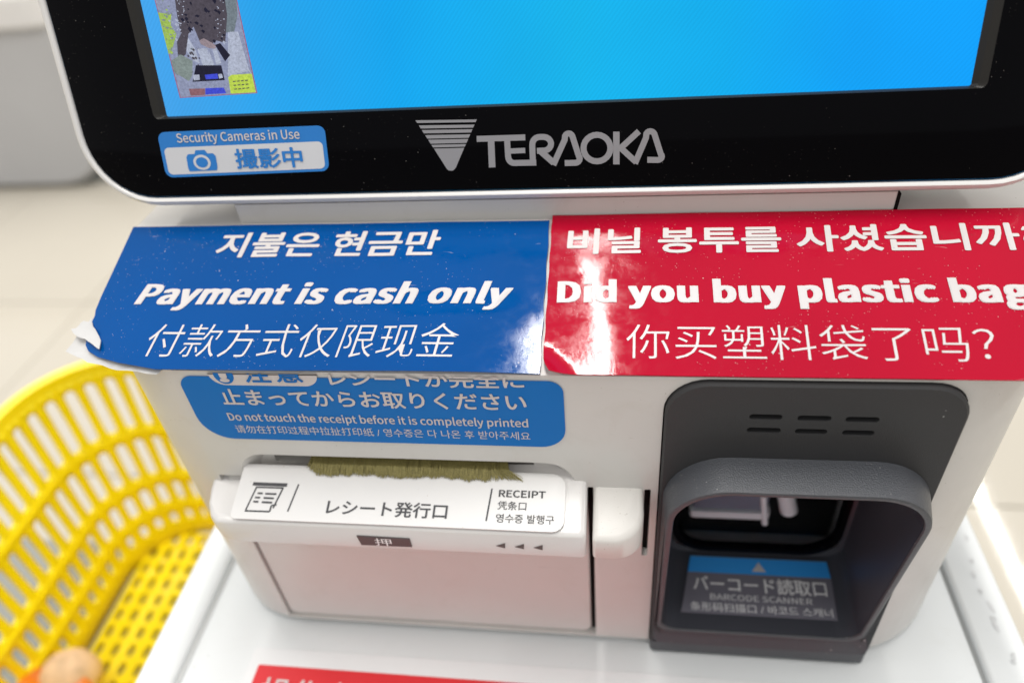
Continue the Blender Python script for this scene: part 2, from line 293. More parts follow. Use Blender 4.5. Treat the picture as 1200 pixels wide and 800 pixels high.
def text_mesh(s, res=3, spacing=1.0, thin=0):
    if all(ch in GLYPHS for ch in s): cu_ = latin_curve(s, (spacing-1)*2600)
    else:
        cu_ = bpy.data.curves.new('text', 'FONT'); cu_.body = s; cu_.size = 1; cu_.resolution_u = res
        cu_.space_character = spacing; cu_.offset = -thin; cu_.fill_mode = 'FRONT'; cu_.dimensions = '2D'
    o = bpy.data.objects.new('text', cu_); sc.collection.objects.link(o)
    bpy.context.view_layer.update(); dg = bpy.context.evaluated_depsgraph_get()
    me = bpy.data.meshes.new_from_object(o.evaluated_get(dg))
    bpy.data.objects.remove(o); bpy.data.curves.remove(cu_); return me
def text(name, s, pl, bl, tr, h, material, parent, weight=0, shear=0, spacing=1.0, warp=None, square=False, thin=0, bmax=None):
    """lettering whose ink box runs from surface point bl to tr; weight (in em) thickens the strokes"""
    me = text_mesh(s, spacing=spacing, thin=thin); co = [(v.co.x+shear*v.co.y, v.co.y) for v in me.vertices]
    fa = [tuple(p.vertices) for p in me.polygons]; bpy.data.meshes.remove(me)
    x0 = min(c[0] for c in co)-weight; x1 = max(c[0] for c in co)+weight; y0 = min(c[1] for c in co)-weight; y1 = max(c[1] for c in co)+weight
    nk = 0 if weight <= 0 else (6 if weight < .013 else 10)
    offs = [(0,0)] + [(weight*math.cos(2*math.pi*(k+.25)/nk), weight*math.sin(2*math.pi*(k+.25)/nk)) for k in range(nk)]
    if square: offs = [(0,0)] + [(weight*(x_+shear*y_*.4), weight*y_*.4) for x_,y_ in ((1,1),(-1,1),(-1,-1),(1,-1),(1,0),(-1,0),(0,1),(0,-1),(.5,.5),(-.5,-.5))]
    v = []; f = []
    for i, (ox, oy) in enumerate(offs):
        k0 = len(v)
        for c in co:
            a = bl[0] + (c[0]+ox-x0)/(x1-x0)*(tr[0]-bl[0]); b_ = bl[1] + (c[1]+oy-y0)/(y1-y0)*(tr[1]-bl[1]); hh = h + i*.00007
            if bmax is not None: b_ = min(b_, bmax)
            v.append(pl.p(a, b_, hh) if warp is None else warp(a, b_, hh))
        f += [tuple(k0+q for q in p) for p in fa]
    return mesh(name, v, f, material, parent, fix=False)
def boolean(o, cutters, op='DIFFERENCE'):
    for c in cutters:
        md = o.modifiers.new('b', 'BOOLEAN'); md.object = c; md.operation = op; md.solver = 'EXACT'
    bpy.context.view_layer.update(); dg = bpy.context.evaluated_depsgraph_get()
    me = bpy.data.meshes.new_from_object(o.evaluated_get(dg)); o.modifiers.clear(); old = o.data; o.data = me; bpy.data.meshes.remove(old)
    for c in cutters: bpy.data.objects.remove(c)
    for p in me.polygons: p.use_smooth = True
    me.set_sharp_from_angle(angle=math.radians(32))
    m0 = me.materials[0] if len(me.materials) else None
    return o

# ================================================================ SETTING
fl = mesh('floor', [(-90,-60,FLOOR-.03),(90,-60,FLOOR-.03),(90,400,FLOOR-.03),(-90,400,FLOOR-.03)], [(0,1,2,3)], M['grout'], fix=False)
tag(fl, kind='structure')
TS = 2.73; J = .014
tile_me = None
for i in range(-8, 5):
    for j in range(-1, 8):
        x0 = 1.6 + i*TS; y0 = 4.06 + (j-1)*TS
        if tile_me is None:
            bm = bmesh.new(); bmesh.ops.create_cube(bm, size=1)
            for v in bm.verts: v.co = Vector((v.co.x*(TS-J)*S, v.co.y*(TS-J)*S, v.co.z*.03*S))
            bmesh.ops.bevel(bm, geom=[e_ for e_ in bm.edges if all(v.co.z > 0 for v in e_.verts)], offset=.006*S, segments=1, affect='EDGES')
            tile_me = bpy.data.meshes.new('floor_tile'); bm.to_mesh(tile_me); bm.free(); tile_me.materials.append(M['tile'])
        o = bpy.data.objects.new('floor_tile', tile_me); sc.collection.objects.link(o); o.parent = fl
        o.location = W((x0+TS/2, y0+TS/2, FLOOR-.012+random.uniform(-.002,.002)))

# ================================================================ grey cabinet far left
cab = empty('store_cabinet', (-9.9,11,FLOOR), 'blurred grey cabinet with a white worktop standing on the beige floor behind, upper left', 'cabinet')
def vloft(name, x0, x1, y0, y1, r, zs, material, parent, insets=None):
    loops = []
    for i, z in enumerate(zs):
        k = insets[i] if insets else 0
        loops.append([(a, b_, z) for a, b_ in rrect(x0+k, x1-k, y0+k, y1-k, max(r-k, .001))])
    return loft(name, loops, material, parent, smooth=35)
loft('body', [[(a, y, z) for a, z in rrect(-13.2+k, -7.86-k, FLOOR+.07+k, -2.50, (.3,1.0,.02,.02), 10)] for y, k in ((9.9,.05),(9.95,0),(13.5,0))], M['cabinet_grey'], cab)
vloft('plinth', -13.0, -8.0, 10.1, 13.3, .3, [FLOOR, FLOOR+.10], M['shelf_grey'], cab)
vloft('worktop', -13.4, -7.72, 9.75, 13.7, .4, [-2.50,-2.46,-2.1,-2.05], M['white_clean'], cab, [.04,0,0,.04])

# ================================================================ COUNTER WITH TRAY
ctr = empty('checkout_counter', (-.11,1.2,FLOOR), 'white plastic counter tray with thin dark seams, carrying the payment terminal', 'counter')
vloft('cabinet_base', -1.08, .86, .2, 2.7, .05, [FLOOR,-2.02], M['cabinet_grey'], ctr)
# tray surface: outer side strips, seams, centre panel
def strip_part(name, x0, x1, material, z1=TRAY_Z, bev=.012):
    return box(name, x0, x1, -.1, 2.85, -1.99, z1, material, ctr, bev)
strip_part('side_rail', -1.255, -1.147, M['tray'])
strip_part('side_rail', .902, 1.018, M['tray'])
strip_part('seam', -1.1465, -1.1335, M['gasket_pale'], TRAY_Z-.012, 0)
strip_part('seam', .8885, .9015, M['gasket'], TRAY_Z-.020, 0)
# centre panel as a very shallow dish
xs = [-1.133,-1.127,-1.118,-1.02,-.98,-.94,-.5,0,.4,.7,.75,.79,.875,.883,.888]
zs_ = [-.016,-.004,0,-.001,-.006,-.010,-.010,-.010,-.010,-.010,-.006,-.001,0,-.004,-.016]
prof = [(x, TRAY_Z+z) for x, z in zip(xs, zs_)] + [(.888,-1.99),(-1.133,-1.99)]
loft('tray_panel', [[(x,y,z) for x,z in prof] for y in (-.1, 2.85)], M['tray'], ctr, smooth=40)
# scuff marks on the right rail
pts_done = []
for (sx, sy, a_, l_) in [(random.uniform(.962,.994), 1.36-.045*q_+random.uniform(-.02,.02), random.uniform(-.8,.8), random.uniform(.015,.05)) for q_ in range(9)]:
    pts = []
    pts_done.append(1)
    for k in range(12):
        an = 2*math.pi*k/12; rr = random.uniform(.6,1.25)
        x = math.cos(an)*.006*rr; y = math.sin(an)*l_*.5*rr
        pts.append((min(1.003, sx+x*math.cos(a_)-y*math.sin(a_)*.4), sy+x*math.sin(a_)+y*math.cos(a_)))
    flat('scuff_mark', TRAY, pts, .0006+.00015*(len(pts_done) if 'pts_done' in globals() else 0), M['gasket_soft'] if 'gasket_soft' in M else M.setdefault('gasket_soft', mat('grey_scuff', (.655,.67,.68), .5, .25, 200)), ctr)

# red label on the tray
rl = empty('tray_label', (-.2,.6,TRAY_Z), 'red printed label under clear film, stuck to the white tray in front of the terminal', 'label')
def on_tray(px, py): return TRAY.at(px, py)
TZ = Plane((0,0,TRAY_Z-.010), (1,0,0), (0,1,0))
flat('clear_film', TZ, rrect(-.985, .66, .37, .925, .02, 3), .0010, M['foam'], rl, .0012)
flat('red_print', TZ, rrect(-.935, .60, .42, .878, .004, 2), .0032, M['red_label'], rl)
text('lettering', '操作方法をご確認ください', TZ, (-.905,.765), (.10,.846), .0042, M['white_ink'], rl, .008)

# ================================================================ TERMINAL
term = empty('checkout_terminal', (-.137,1.8,TRAY_Z), 'white self checkout payment terminal with receipt outlet and barcode scanner, standing on the tray', 'terminal')
BX0, BX1, BR = -1.076, .8285, (.215,.28,.2,.2)
def bodyloop(z, k=0): return [(a, b_, z) for a, b_ in rrect(BX0+k, BX1-k, 1+k, 2.6-k, BR, 12)]
hous = loft('housing', [bodyloop(TRAY_Z,.02), bodyloop(TRAY_Z+.012,.006), bodyloop(TRAY_Z+.03), bodyloop(-.70)], M['white'], term)
# slope the shoulder: cut with the shoulder plane and with the flat top
def cut(o, co, no):
    chain = o.parent.location
    bm = bmesh.new(); bm.from_mesh(o.data)
    r_ = bmesh.ops.bisect_plane(bm, geom=bm.verts[:]+bm.edges[:]+bm.faces[:], plane_co=W(co)-chain, plane_no=Vector(no), clear_outer=True)
    es = [g for g in r_['geom_cut'] if isinstance(g, bmesh.types.BMEdge)]
    bmesh.ops.contextual_create(bm, geom=es)
    bmesh.ops.recalc_face_normals(bm, faces=bm.faces); bm.to_mesh(o.data); bm.free()
cut(hous, (0,1,-.902), (0,-math.sin(SH),math.cos(SH)))
cut(hous, (0,0,-.776), (0,0,1))
# openings of the front
def fprism(name, pts, y0, y1, pts1=None):
    return loft(name, [[(a,y0,b_) for a,b_ in pts], [(a,y1,b_) for a,b_ in (pts1 or pts)]], None, None, smooth=None)
c1 = fprism('c', rrect(-.835,-.062,-1.26,-1.128,(.003,.003,.07,.07)), .98, 1.034, rrect(-.79,-.108,-1.26,-1.168,(.003,.003,.05,.05)))
c2 = fprism('c', rrect(-.752,-.168,-1.205,-1.160,.006), .99, 1.14)
c3 = fprism('c', rrect(-.881,-.0505,-1.803,-1.216,.004), .98, 1.03)
c4 = fprism('c', rrect(-.0525,-.0425,-1.803,-1.214,.001), .97, 1.09)
c5 = fprism('c', rrect(.0635,.0765,-1.447,-1.216,.002), .97, 1.09)
c6 = fprism('c', rrect(.118,.592,-1.775,-1.115,(.03,.03,.12,.12),8), .97, 1.5)
c7 = fprism('c', rrect(.0910,.6202,-1.8275,-.9060,(.022,.022,.078,.078),8), .97, 1.03)
boolean(hous, [c1]); boolean(hous, [c2]); boolean(hous, [c3]); boolean(hous, [c4]); boolean(hous, [c5]); boolean(hous, [c6]); boolean(hous, [c7])
# black liners inside the gaps
box('gap_liner', -.0535, -.0415, 1.02, 1.085, -1.802, -1.22, M['slot'], term)
box('gap_liner', .0625, .0775, 1.02, 1.085, -1.446, -1.22, M['slot'], term)
box('slot_liner', -.751, -.169, 1.075, 1.135, -1.204, -1.161, M['slot'], term)
# receipt door below the cover
door = loft('receipt_door', [[(a, y, b_) for a, b_ in rrect(-.877+k, -.0545-k, -1.799+k, -1.23-k, .02)] for y, k in ((1.03,0),(1.010,0),(1.006,.004))], M['white'], term)
# neck that carries the monitor
neck = loft('neck', [[(a, b_, z) for a, b_ in rrect(-.8746, .5722, 1.42, 1.95, .012, 3)] for z in (-.785, -.52)], M['white'], term)
loft('neck_foot', [[(a, b_, z) for a, b_ in rrect(-.8284, .5420, 1.350, 1.95, .006, 3)] for z in (-.785, -.729)], M['white'], term)
box('neck_gap_seal', .5425, .5485, 1.353, 1.6, -.79, -.735, M['slot'], term)
# receipt cover (ledge)
foot = [(-.905,1.035),(-.905,.985),(-.897,.950),(-.880,.920),(-.856,.900),(-.820,.890),(-.7,.89),(-.4,.89),(-.1,.89),(-.062,.89),(-.0545,.897),(-.0545,1.035)]
def top_z(x, y): 
    z = -1.232 + (y-.89)*.336
    if x < -.825: z -= (-.825-x)*.55      # the cheek falls away at the left end
    return z
ctrx, ctry = -.45, .97
def shrink(p, k): 
    x, y = p; dx = (ctrx-x); dy = (ctry-y)
    return (x + (k if dx > 0 else -k), y + (k if y < .94 else 0))
loops = []
loops.append([(*shrink(p,.010), -1.312) for p in foot]); loops.append([(*p, -1.304) for p in foot])
loops.append([(*p, top_z(*p)-.010) for p in foot]); loops.append([(*shrink(p,.003), top_z(*p)-.003) for p in foot]); loops.append([(*shrink(p,.010), top_z(*p)) for p in foot])
cover = loft('receipt_cover', loops, M['white_clean'], term, smooth=50)
lab = flat('cover_plate', COV, rrect(-.812, -.098, .004, .128, (.012,.025,.03,.004), 4), .0005, M['label_white'], cover, .004)
# ink on the cover plate: printed, so a hair above the film
h = .0050
A = COV.at
text('lettering', 'レシート発行口', COV, A(382,603.2), A(526,591), h, M['ink'], cover, .016)
text('lettering', 'RECEIPT', COV, A(584.5,583), A(640,576.3), h, M['ink'], cover, .010)
text('lettering', '凭条口', COV, A(583,597.6), A(617.5,588.8), h, M['ink'], cover, .007)
text('lettering', '영수증 발행구', COV, A(581,612.6), A(650,605), h, M['ink'], cover, .008)
def bar(p, q, w, plane):
    (a0,b0),(a1,b1) = plane.at(*p), plane.at(*q); d = Vector((a1-a0,b1-b0)); n_ = Vector((-d.y,d.x)).normalized()*w/2
    return [(a0+n_.x,b0+n_.y),(a0-n_.x,b0-n_.y),(a1-n_.x,b1-n_.y),(a1+n_.x,b1+n_.y)]
multi('divider_mark', COV, [bar((351,568),(338,600),.0035,COV)], h, M['ink'], cover)
multi('divider_mark', COV, [bar((577,573),(570,611),.0035,COV)], h, M['ink'], cover)
# receipt pictogram: slot bar, paper outline, text rows
ico = [bar(p,q,w,COV) for p,q,w in (((297.5,567.5),(337.5,569),.008),((302,571),(289,598),.0035),((333,572),(321,596),.0035),((288,599),(317,600),.0035),((302,571.5),(333,572.5),.0035),((317,600),(319,593),.0035),((319,593),(325,592),.0035),
      ((303,578.5),(309,578.7),.004),((312,579),(325,579.6),.004),((300,583.5),(306,583.7),.004),((310,584),(322,584.6),.004),((298,588.3),(304,588.5),.004),((308,589),(320,589.6),.004))]
multi('receipt_pictogram', COV, ico, h, M['ink'], cover, .00006)
# print on the lip
lp = LIP.at
tab = flat('dark_tab', LIP, [lp(418,626.5),lp(480,630),lp(483,639.5),lp(424,637)], .0005, M['tab'], cover, .002)
text('lettering', '押', LIP, lp(441,637), lp(458,629.5), .0035, M['white_ink_dim'], cover)
for x in (586,608,630):
    multi('arrow_mark', LIP, [[lp(x-5,638.8+(x-586)*.05), lp(x+6,641.5+(x-586)*.05), lp(x+6,635.5+(x-586)*.05)][::1]], .0012, M['ink_soft'], cover)
# slot brush: bristles that lie forward over the cover
v = []; f = []
nb = 1500
for i in range(nb):
    x = -.655 + (.425)*(i/nb) + random.uniform(-.001,.001)
    L = .041 + .002*math.sin(i*.011) + .0015*math.sin(i*.047) + random.uniform(-.004,.002)
    edge = min(1, (i/nb)*22, 1); L *= .55+.45*edge
    fan = .0
    if i/nb > .93: fan = (i/nb-.93)/.07*.045
    if i/nb < .05: fan = -(.05-i/nb)/.05*.012
    y0 = 1.055; y1 = 1.012 - L + .02 + random.uniform(-.003,.003)
    hh = random.uniform(.004,.018); w = random.uniform(.0006,.0011)
    k = len(v); xe = x + fan + random.uniform(-.0025,.0025); xm = x + fan*.3
    zb = -1.167+random.uniform(-.004,.004)
    ym = 1.004
    v += [(x-w,y0,zb),(x+w,y0,zb),(xm-w,ym,top_z(-.4,ym)+hh+.004),(xm+w,ym,top_z(-.4,ym)+hh+.004),(xe-w*.6,y1,top_z(-.4,y1)+.005+hh*.35),(xe+w*.6,y1,top_z(-.4,y1)+.005+hh*.35)]
    f += [(k,k+1,k+3,k+2),(k+2,k+3,k+5,k+4)]
br = mesh('brush', v, f, M['bristle'], term, fix=False); br['kind'] = 'stuff'
# release button right of the gap
btn = loft('release_button', [[(a, b_, z - (1.0-b_)*.27*(1 if z > -1.3 else 0)) for a, b_ in rrect(-.0415+k, .0615-k, .89+k, 1.03, (.008,.062,.004,.004), 8)] for z, k in ((-1.312,.008),(-1.304,0),(-1.223,0),(-1.2155,.003),(-1.213,.010))], M['white_dirty'], term, smooth=50)

# blue instruction sticker on the face
st = empty_parent = flat('instruction_sticker', FACE, rrect(-.862,-.094,-1.0925,-.915,(.065,.05,.03,.03),8), .0012, M['sticker_blue'], term, .0012)
h = .0032; A = FACE.at
flat('notice_pill', FACE, rrect(A(245,440)[0], A(372,440)[0], A(300,450.5)[1], -.9045, (.031,.031,.004,.004), 8), .0026, M['white_ink'], st)
a, b_ = A(262,438); flat('notice_roundel', FACE, [(a+.021*math.cos(t_*math.pi/12), min(b_+.024*math.sin(t_*math.pi/12), -.9045)) for t_ in range(24)], .0030, M['sticker_blue'], st)
text('lettering', '!', FACE, A(259.5,446), A(264,430), .0036, M['white_ink'], st, .018, bmax=-.9045)
text('lettering', '注', FACE, A(289,446.5), A(312,427), .0036, M['sticker_blue'], st, .018, bmax=-.9045)
text('lettering', '意', FACE, A(326,446.5), A(350,427), .0036, M['sticker_blue'], st, .018, bmax=-.9045)
text('lettering', 'レシートが完全に', FACE, A(388,450.5), A(613,434.5), h, M['white_ink'], st, .018, bmax=-.9045)
text('lettering', '止まってからお取りください', FACE, A(264,473), A(616,459.8), h, M['white_ink'], st, .018)
text('lettering', 'Do not touch the receipt before it is completely printed', FACE, A(271,493.5), A(618.5,488.8), h, M['white_ink'], st, .006)
text('lettering', '请勿在打印过程中拉扯打印纸 / 영수증은 다 나온 후 받아주세요', FACE, A(279,505.5), A(621,504.5), h, M['white_ink'], st, .0)

# ---- scanner: flush dark panel, speaker slots, projecting hood
pan = loft('scanner_panel', [[(a, y, b_) for a, b_ in rrect(.0937+k, .6175-k, -1.825+k, -.909-k, (.02,.02,.075,.075), 8)] for y, k in ((1.02,0),(.993,0),(.989,.004))], M['panel'], term)
pills = []
for (xa, xb, yy) in ((877,916,483.5),(933,973,485),(989,1029,486.5),(874,914,499),(930,968,500.5),(985,1023,502)):
    p0 = FACE.at(xa,yy); p1 = FACE.at(xb,yy)
    pills.append((p0[0],p1[0],(p0[1]+p1[1])/2))
for (x0,x1,z) in pills:
    boolean(pan, [fprism('c', rrect(x0,x1,z-.0068,z+.0068,.0066,5), .97, 1.011)])
for (x0,x1,z) in pills:
    flat('speaker_slot', FACE, rrect(x0+.0003,x1-.0003,z-.0066,z+.0066,.0064,5), -.0105, M['slot'], pan)
boolean(pan, [fprism('c', rrect(.118,.592,-1.775,-1.115,(.03,.03,.12,.12),8), .97, 1.5)])
loft('panel_sill', [[(a, b_, z) for a, b_ in rrect(.0945, .6165, .984, 1.01, (.012,.012,.002,.002), 6)] for z in (-1.833, -1.790)], M['hood'], term)
def rim_y(z, base=.905): return base + (-1.10-z)*.125
def hl(x0,x1,z0,z1,r,dy=0,flat_y=None):
    return [(a, (rim_y(b_)+dy) if flat_y is None else flat_y, b_) for a, b_ in rrect(x0,x1,z0,z1,r,10)]
hood = loft('scanner_hood', [
    hl(.100,.6120,-1.79,-1.098,(.02,.02,.125,.125),flat_y=.9885),
    hl(.1005,.6105,-1.785,-1.099,(.025,.025,.125,.125),flat_y=.980),
    hl(.103,.5960,-1.745,-1.100,(.04,.04,.120,.120),dy=.010),
    hl(.1055,.5935,-1.742,-1.1025,(.042,.042,.118,.118),dy=.002),
    hl(.110,.5890,-1.737,-1.1070,(.045,.045,.114,.114),dy=0),
    hl(.1165,.5825,-1.731,-1.1135,(.045,.045,.108,.108),dy=.001),
    hl(.1185,.5805,-1.729,-1.1155,(.045,.045,.106,.106),dy=.005)],
    M['hood'], term, smooth=50, cap0=False, cap1=False)
WY = 1.20
tunnel = loft('hood_tunnel', [
    hl(.1190,.5800,-1.7285,-1.1160,(.045,.045,.106,.106),dy=.0055),
    hl(.122,.5770,-1.7285,-1.120,(.05,.05,.10,.10),dy=.03),
    hl(.140,.582,-1.700,-1.19,(.05,.05,.06,.06),flat_y=WY-.004),
    hl(.150,.572,-1.690,-1.20,(.06,.06,.05,.05),flat_y=WY)], M['hood_in'], hood, smooth=50, cap0=False, cap1=False)
# glossy black window ledge, window and added shapes behind it imitating a reflection
bez = loft('window_bezel', [hl(.150,.572,-1.690,-1.20,(.09,.09,.05,.05),flat_y=WY), hl(.154,.568,-1.686,-1.204,(.088,.088,.05,.05),flat_y=WY-.012), hl(.166,.556,-1.672,-1.214,(.08,.08,.045,.045),flat_y=WY-.010), hl(.170,.552,-1.668,-1.218,(.078,.078,.04,.04),flat_y=WY+.01)], M['glass'], hood, smooth=60, cap0=False, cap1=False)
win = loft('scanner_window', [hl(.168,.554,-1.67,-1.216,(.08,.08,.045,.045),flat_y=y) for y in (WY+.004, WY+.012)], M['window'], hood, smooth=30)
box('window_backing', .14, .58, WY+.10, WY+.40, -1.75, -1.12, M['slot'], hood)
M['reflection_pale'] = mat('pale_reflection_shape', (.95,.93,.90), .3)  # base colour kept very pale to pass for the reflection in the window
M['reflection_blue'] = mat('blue_grey_reflection_shape', (.20,.21,.26), .3)
loft('reflection_block', [[(a, b_, z) for a, b_ in rrect(.20,.39,WY+.03,WY+.09,.012,3)] for z in (-1.56,-1.40)], M['reflection_blue'], hood)
loft('reflection_block', [[(a, b_, z) for a, b_ in rrect(.195,.395,WY+.02,WY+.095,.012,3)] for z in (-1.585,-1.562)], M['reflection_pale'], hood)
def tube(name, p, q, r, material, parent, n=14, cap=True):
    p = Vector(p); q = Vector(q); d = (q-p).normalized(); u_ = d.orthogonal().normalized(); w_ = d.cross(u_)
    return loft(name, [[tuple(c + (u_*math.cos(2*math.pi*k/n)+w_*math.sin(2*math.pi*k/n))*r) for k in range(n)] for c in (p,q)], material, parent, smooth=35)
tube('reflection_rod', (.405,WY+.06,-1.42), (.445,WY+.045,-1.575), .022, M['reflection_pale'], hood)
tube('reflection_rod', (.37,WY+.03,-1.50), (.385,WY+.02,-1.60), .008, M['reflection_pale'], hood)
tube('reflection_rod', (.47,WY+.06,-1.50), (.53,WY+.05,-1.45), .007, M['reflection_pale'], hood)
# sticker on the hood floor, a plane running from the window foot to the mouth
fy0, fz0, fy1, fz1 = rim_y(-1.73)+.035, -1.7285, WY-.006, -1.7005
fl_d = Vector((0, fy1-fy0, fz1-fz0))
HF = Plane((0,fy0,fz0), (1,0,0), fl_d)
A = HF.at
L_ = fl_d.length
bl = A(797,724); br_ = A(972,730); tl = A(812,645); tr = A(968,651)
tl = (tl[0], min(tl[1], L_-.012)); tr = (tr[0], min(tr[1], L_-.012))
cA, cB, cC, cD = (.170,.012), (.556,.012), (.545,L_-.012), (.203,L_-.012)
def floorpt(s, t_): # s 0..1 across, t 0..1 from mouth to window
    x0 = cA[0]+(cD[0]-cA[0])*t_; x1 = cB[0]+(cC[0]-cB[0])*t_
    return (x0+(x1-x0)*s, cA[1]+(cC[1]-cA[1])*t_)
fs = flat('scanner_sticker', HF, [floorpt(0,0),floorpt(1,0),floorpt(1,1),floorpt(0,1)], .003, M['dark_label'], hood, .0012)
flat('blue_band', HF, [floorpt(0,.70),floorpt(1,.70),floorpt(1,.985),floorpt(0,.985)], .0047, M['band_blue'], fs)
flat('arrow_mark', HF, [floorpt(.455,.75),floorpt(.555,.75),floorpt(.505,.92)], .0052, M['white_ink'], fs)
text('lettering', 'バーコード読取口', HF, floorpt(.06,.375), floorpt(.955,.645), .0052, M['white_ink_dim'], fs, .015)
text('lettering', 'BARCODE SCANNER', HF, floorpt(.18,.235), floorpt(.84,.335), .0052, M['white_ink_dim'], fs, .0)
text('lettering', '条形码扫描口 / 바코드 스캐너', HF, floorpt(.06,.04), floorpt(.955,.185), .0052, M['white_ink_dim'], fs, .0)

# ================================================================ MONITOR
mon = empty('touch_monitor', (-.15,1.45,-.775), 'black bezelled touch monitor with silver rim and lit sky blue screen above the terminal', 'monitor')
GX0, GX1, GH, GR = -.960, .704, 1.30, .115
def ml(x0,x1,v0,v1,r,h,n=10): return [tuple(MON.p(a,b_,h)) for a,b_ in rrect(x0,x1,v0,v1,r,n)]
loft('rear_shell', [ml(GX0+.05,GX1-.05,.06,GH-.05,GR-.02,-.17), ml(GX0-.005,GX1+.005,.005,GH,GR,-.10), ml(GX0-.016,GX1+.016,-.014,GH+.016,GR+.016,-.045)], M['silver'], mon, smooth=50, cap1=False)
loft('silver_rim', [ml(GX0-.016,GX1+.016,-.014,GH+.016,GR+.016,-.045), ml(GX0-.019,GX1+.019,-.017,GH+.019,GR+.019,-.030), ml(GX0-.0185,GX1+.0185,-.0165,GH+.0185,GR+.0185,-.010),
    ml(GX0-.014,GX1+.014,-.012,GH+.014,GR+.014,-.001), ml(GX0-.008,GX1+.008,-.007,GH+.008,GR+.008,.003), ml(GX0-.003,GX1+.003,-.002,GH+.003,GR+.003,.001), ml(GX0-.0015,GX1+.0015,-.0005,GH+.0015,GR+.0015,-.004)], M['silver'], mon, smooth=60, cap0=False, cap1=False)
SX0, SX1, SV0, SV1 = -.7918, .536, .1436, 1.16
loft('bezel_glass', [ml(GX0,GX1,0.001,GH,GR,-.006), ml(GX0+.0015,GX1-.0015,.0025,GH-.0015,GR-.0015,-.0005), ml(GX0+.004,GX1-.004,.005,GH-.004,GR-.004,.0005), ml(SX0-.021,SX1+.021,SV0-.004,SV1+.02,.010,.0005)], M['glass'], mon, smooth=30, cap0=False, cap1=False)
M['bevel2'] = mat('brown_grey_bevel', (.018,.017,.015), .4, spec=.25)
loft('screen_bevel', [ml(SX0-.021,SX1+.021,SV0-.004,SV1+.02,.010,.0005), ml(SX0-.010,SX1+.010,SV0-.002,SV1+.02,.006,-.004), ml(SX0-.002,SX1+.002,SV0-.001,SV1+.02,.003,-.012)], M['bevel2'], mon, smooth=None, cap0=False, cap1=False)
scr = flat('lit_screen', MON, [(SX0-.004,SV0-.003),(SX1+.004,SV0-.003),(SX1+.004,SV1),(SX0-.004,SV1)], -.0115, M['screen'], mon)
# shift so the gradient uses object X around the monitor base
# picture-in-picture camera view on the screen (flat emitted image)
def E_(n, c, s=1): M[n] = emit_mat(n, c, s); return M[n]
PIC = [('picture_ground', (.27,.30,.44)), ('picture_dark', (.075,.065,.085)), ('picture_green', (.34,.50,.10)), ('picture_lime', (.50,.66,.08)), ('picture_pale', (.42,.46,.58)), ('picture_grey', (.17,.21,.24)),
       ('picture_black', (.012,.012,.03)), ('picture_blue', (.05,.07,.62)), ('picture_redprint', (.26,.12,.14)), ('picture_skin', (.30,.24,.27)), ('picture_bag', (.22,.27,.26)), ('picture_border', (.35,.10,.18))]
for n_, c_ in PIC: E_(n_, c_)
A = MON.at
def zp(x, y): return A(160+x/6.669, y/6.669)      # points read off the thumbnail
def pic(name, mname, polys, h): return multi(name, MON, [[zp(*q) for q in p] for p in polys], h, M[mname], scr)
pic('camera_view', 'picture_border', [[(100,-40),(312,773),(922,735),(752,-40)]], -.0112)
pic('camera_view_floor', 'picture_ground', [[(106,-40),(318,767),(914,730),(746,-40)]], -.0110)
pic('camera_view_shelf', 'picture_grey', [[(640,-40),(755,-40),(765,120),(740,250),(650,260)]], -.0108)
pic('camera_view_mat', 'picture_pale', [[(690,250),(770,250),(860,560),(690,600)],[(370,290),(430,380),(470,500),(420,480),(365,400)],[(540,400),(580,500),(575,520),(525,515)]], -.0108)
pic('camera_view_bag', 'picture_green', [[(140,100),(245,115),(240,200),(285,270),(250,400),(225,430),(190,300)]], -.0106)
pic('camera_view_sleeve', 'picture_dark', [[(268,-40),(660,-40),(685,120),(670,340),(600,320),(560,350),(470,330),(420,210),(380,270),(360,430),(300,480),(290,330),(320,270),(290,120)]], -.0104)
dots = []
for _ in range(46):
    x = random.choice((random.uniform(285,360), random.uniform(590,668))); y = random.uniform(-20,300); r_ = random.uniform(3,8)
    if x < 400 and y > 240: x += 60
    dots.append([(x-r_,y),(x,y-r_*.8),(x+r_,y),(x,y+r_*.9)])
pic('camera_view_pattern', 'picture_pale', dots, -.0102)
for ci_, (cn_, (xa_, xb_, ya_, yb_), num_, big_) in enumerate((('picture_grey', (250,420,380,600), 26, 16), ('picture_pale', (230,330,130,330), 18, 12), ('picture_dark', (330,480,380,520), 22, 12),
        ('picture_bag', (150,260,0,420), 24, 18), ('picture_pale', (640,880,250,600), 14, 14), ('picture_green', (130,250,60,430), 18, 16), ('picture_black', (300,660,0,330), 30, 20), ('picture_ground', (270,420,600,740), 14, 14))):
    qs_ = []
    for _ in range(num_):
        x = random.uniform(xa_, xb_); y = random.uniform(ya_, yb_); r_ = random.uniform(3, big_); q_ = random.uniform(.4, 1.6)
        x = max(x, 115 + y*.28 + r_)
        if x > 745 + y*.215 - r_: continue
        qs_.append([(x-r_,y-r_*q_*.3),(x-r_*.2,y-r_*q_),(x+r_,y-r_*.2),(x+r_*.4,y+r_*q_)])
    pic('camera_view_clutter', cn_, qs_, -.01035+ci_*.00002)
pic('camera_view_hand', 'picture_skin', [[(465,320),(500,302),(560,335),(600,360),(590,385),(540,380),(480,350)]], -.0102)
pic('camera_view_legs', 'picture_pale', [[(450,385),(530,380),(545,520),(495,520)],[(570,390),(600,380),(640,500),(600,510)]], -.0103)
pic('camera_view_phone', 'picture_black', [[(590,355),(630,340),(710,435),(670,485)]], -.0101)
pic('camera_view_sack', 'picture_bag', [[(245,480),(320,430),(415,480),(410,600),(385,640),(270,570)]], -.0101)
pic('camera_view_terminal', 'picture_black', [[(440,515),(640,515),(668,632),(415,645)]], -.0100)
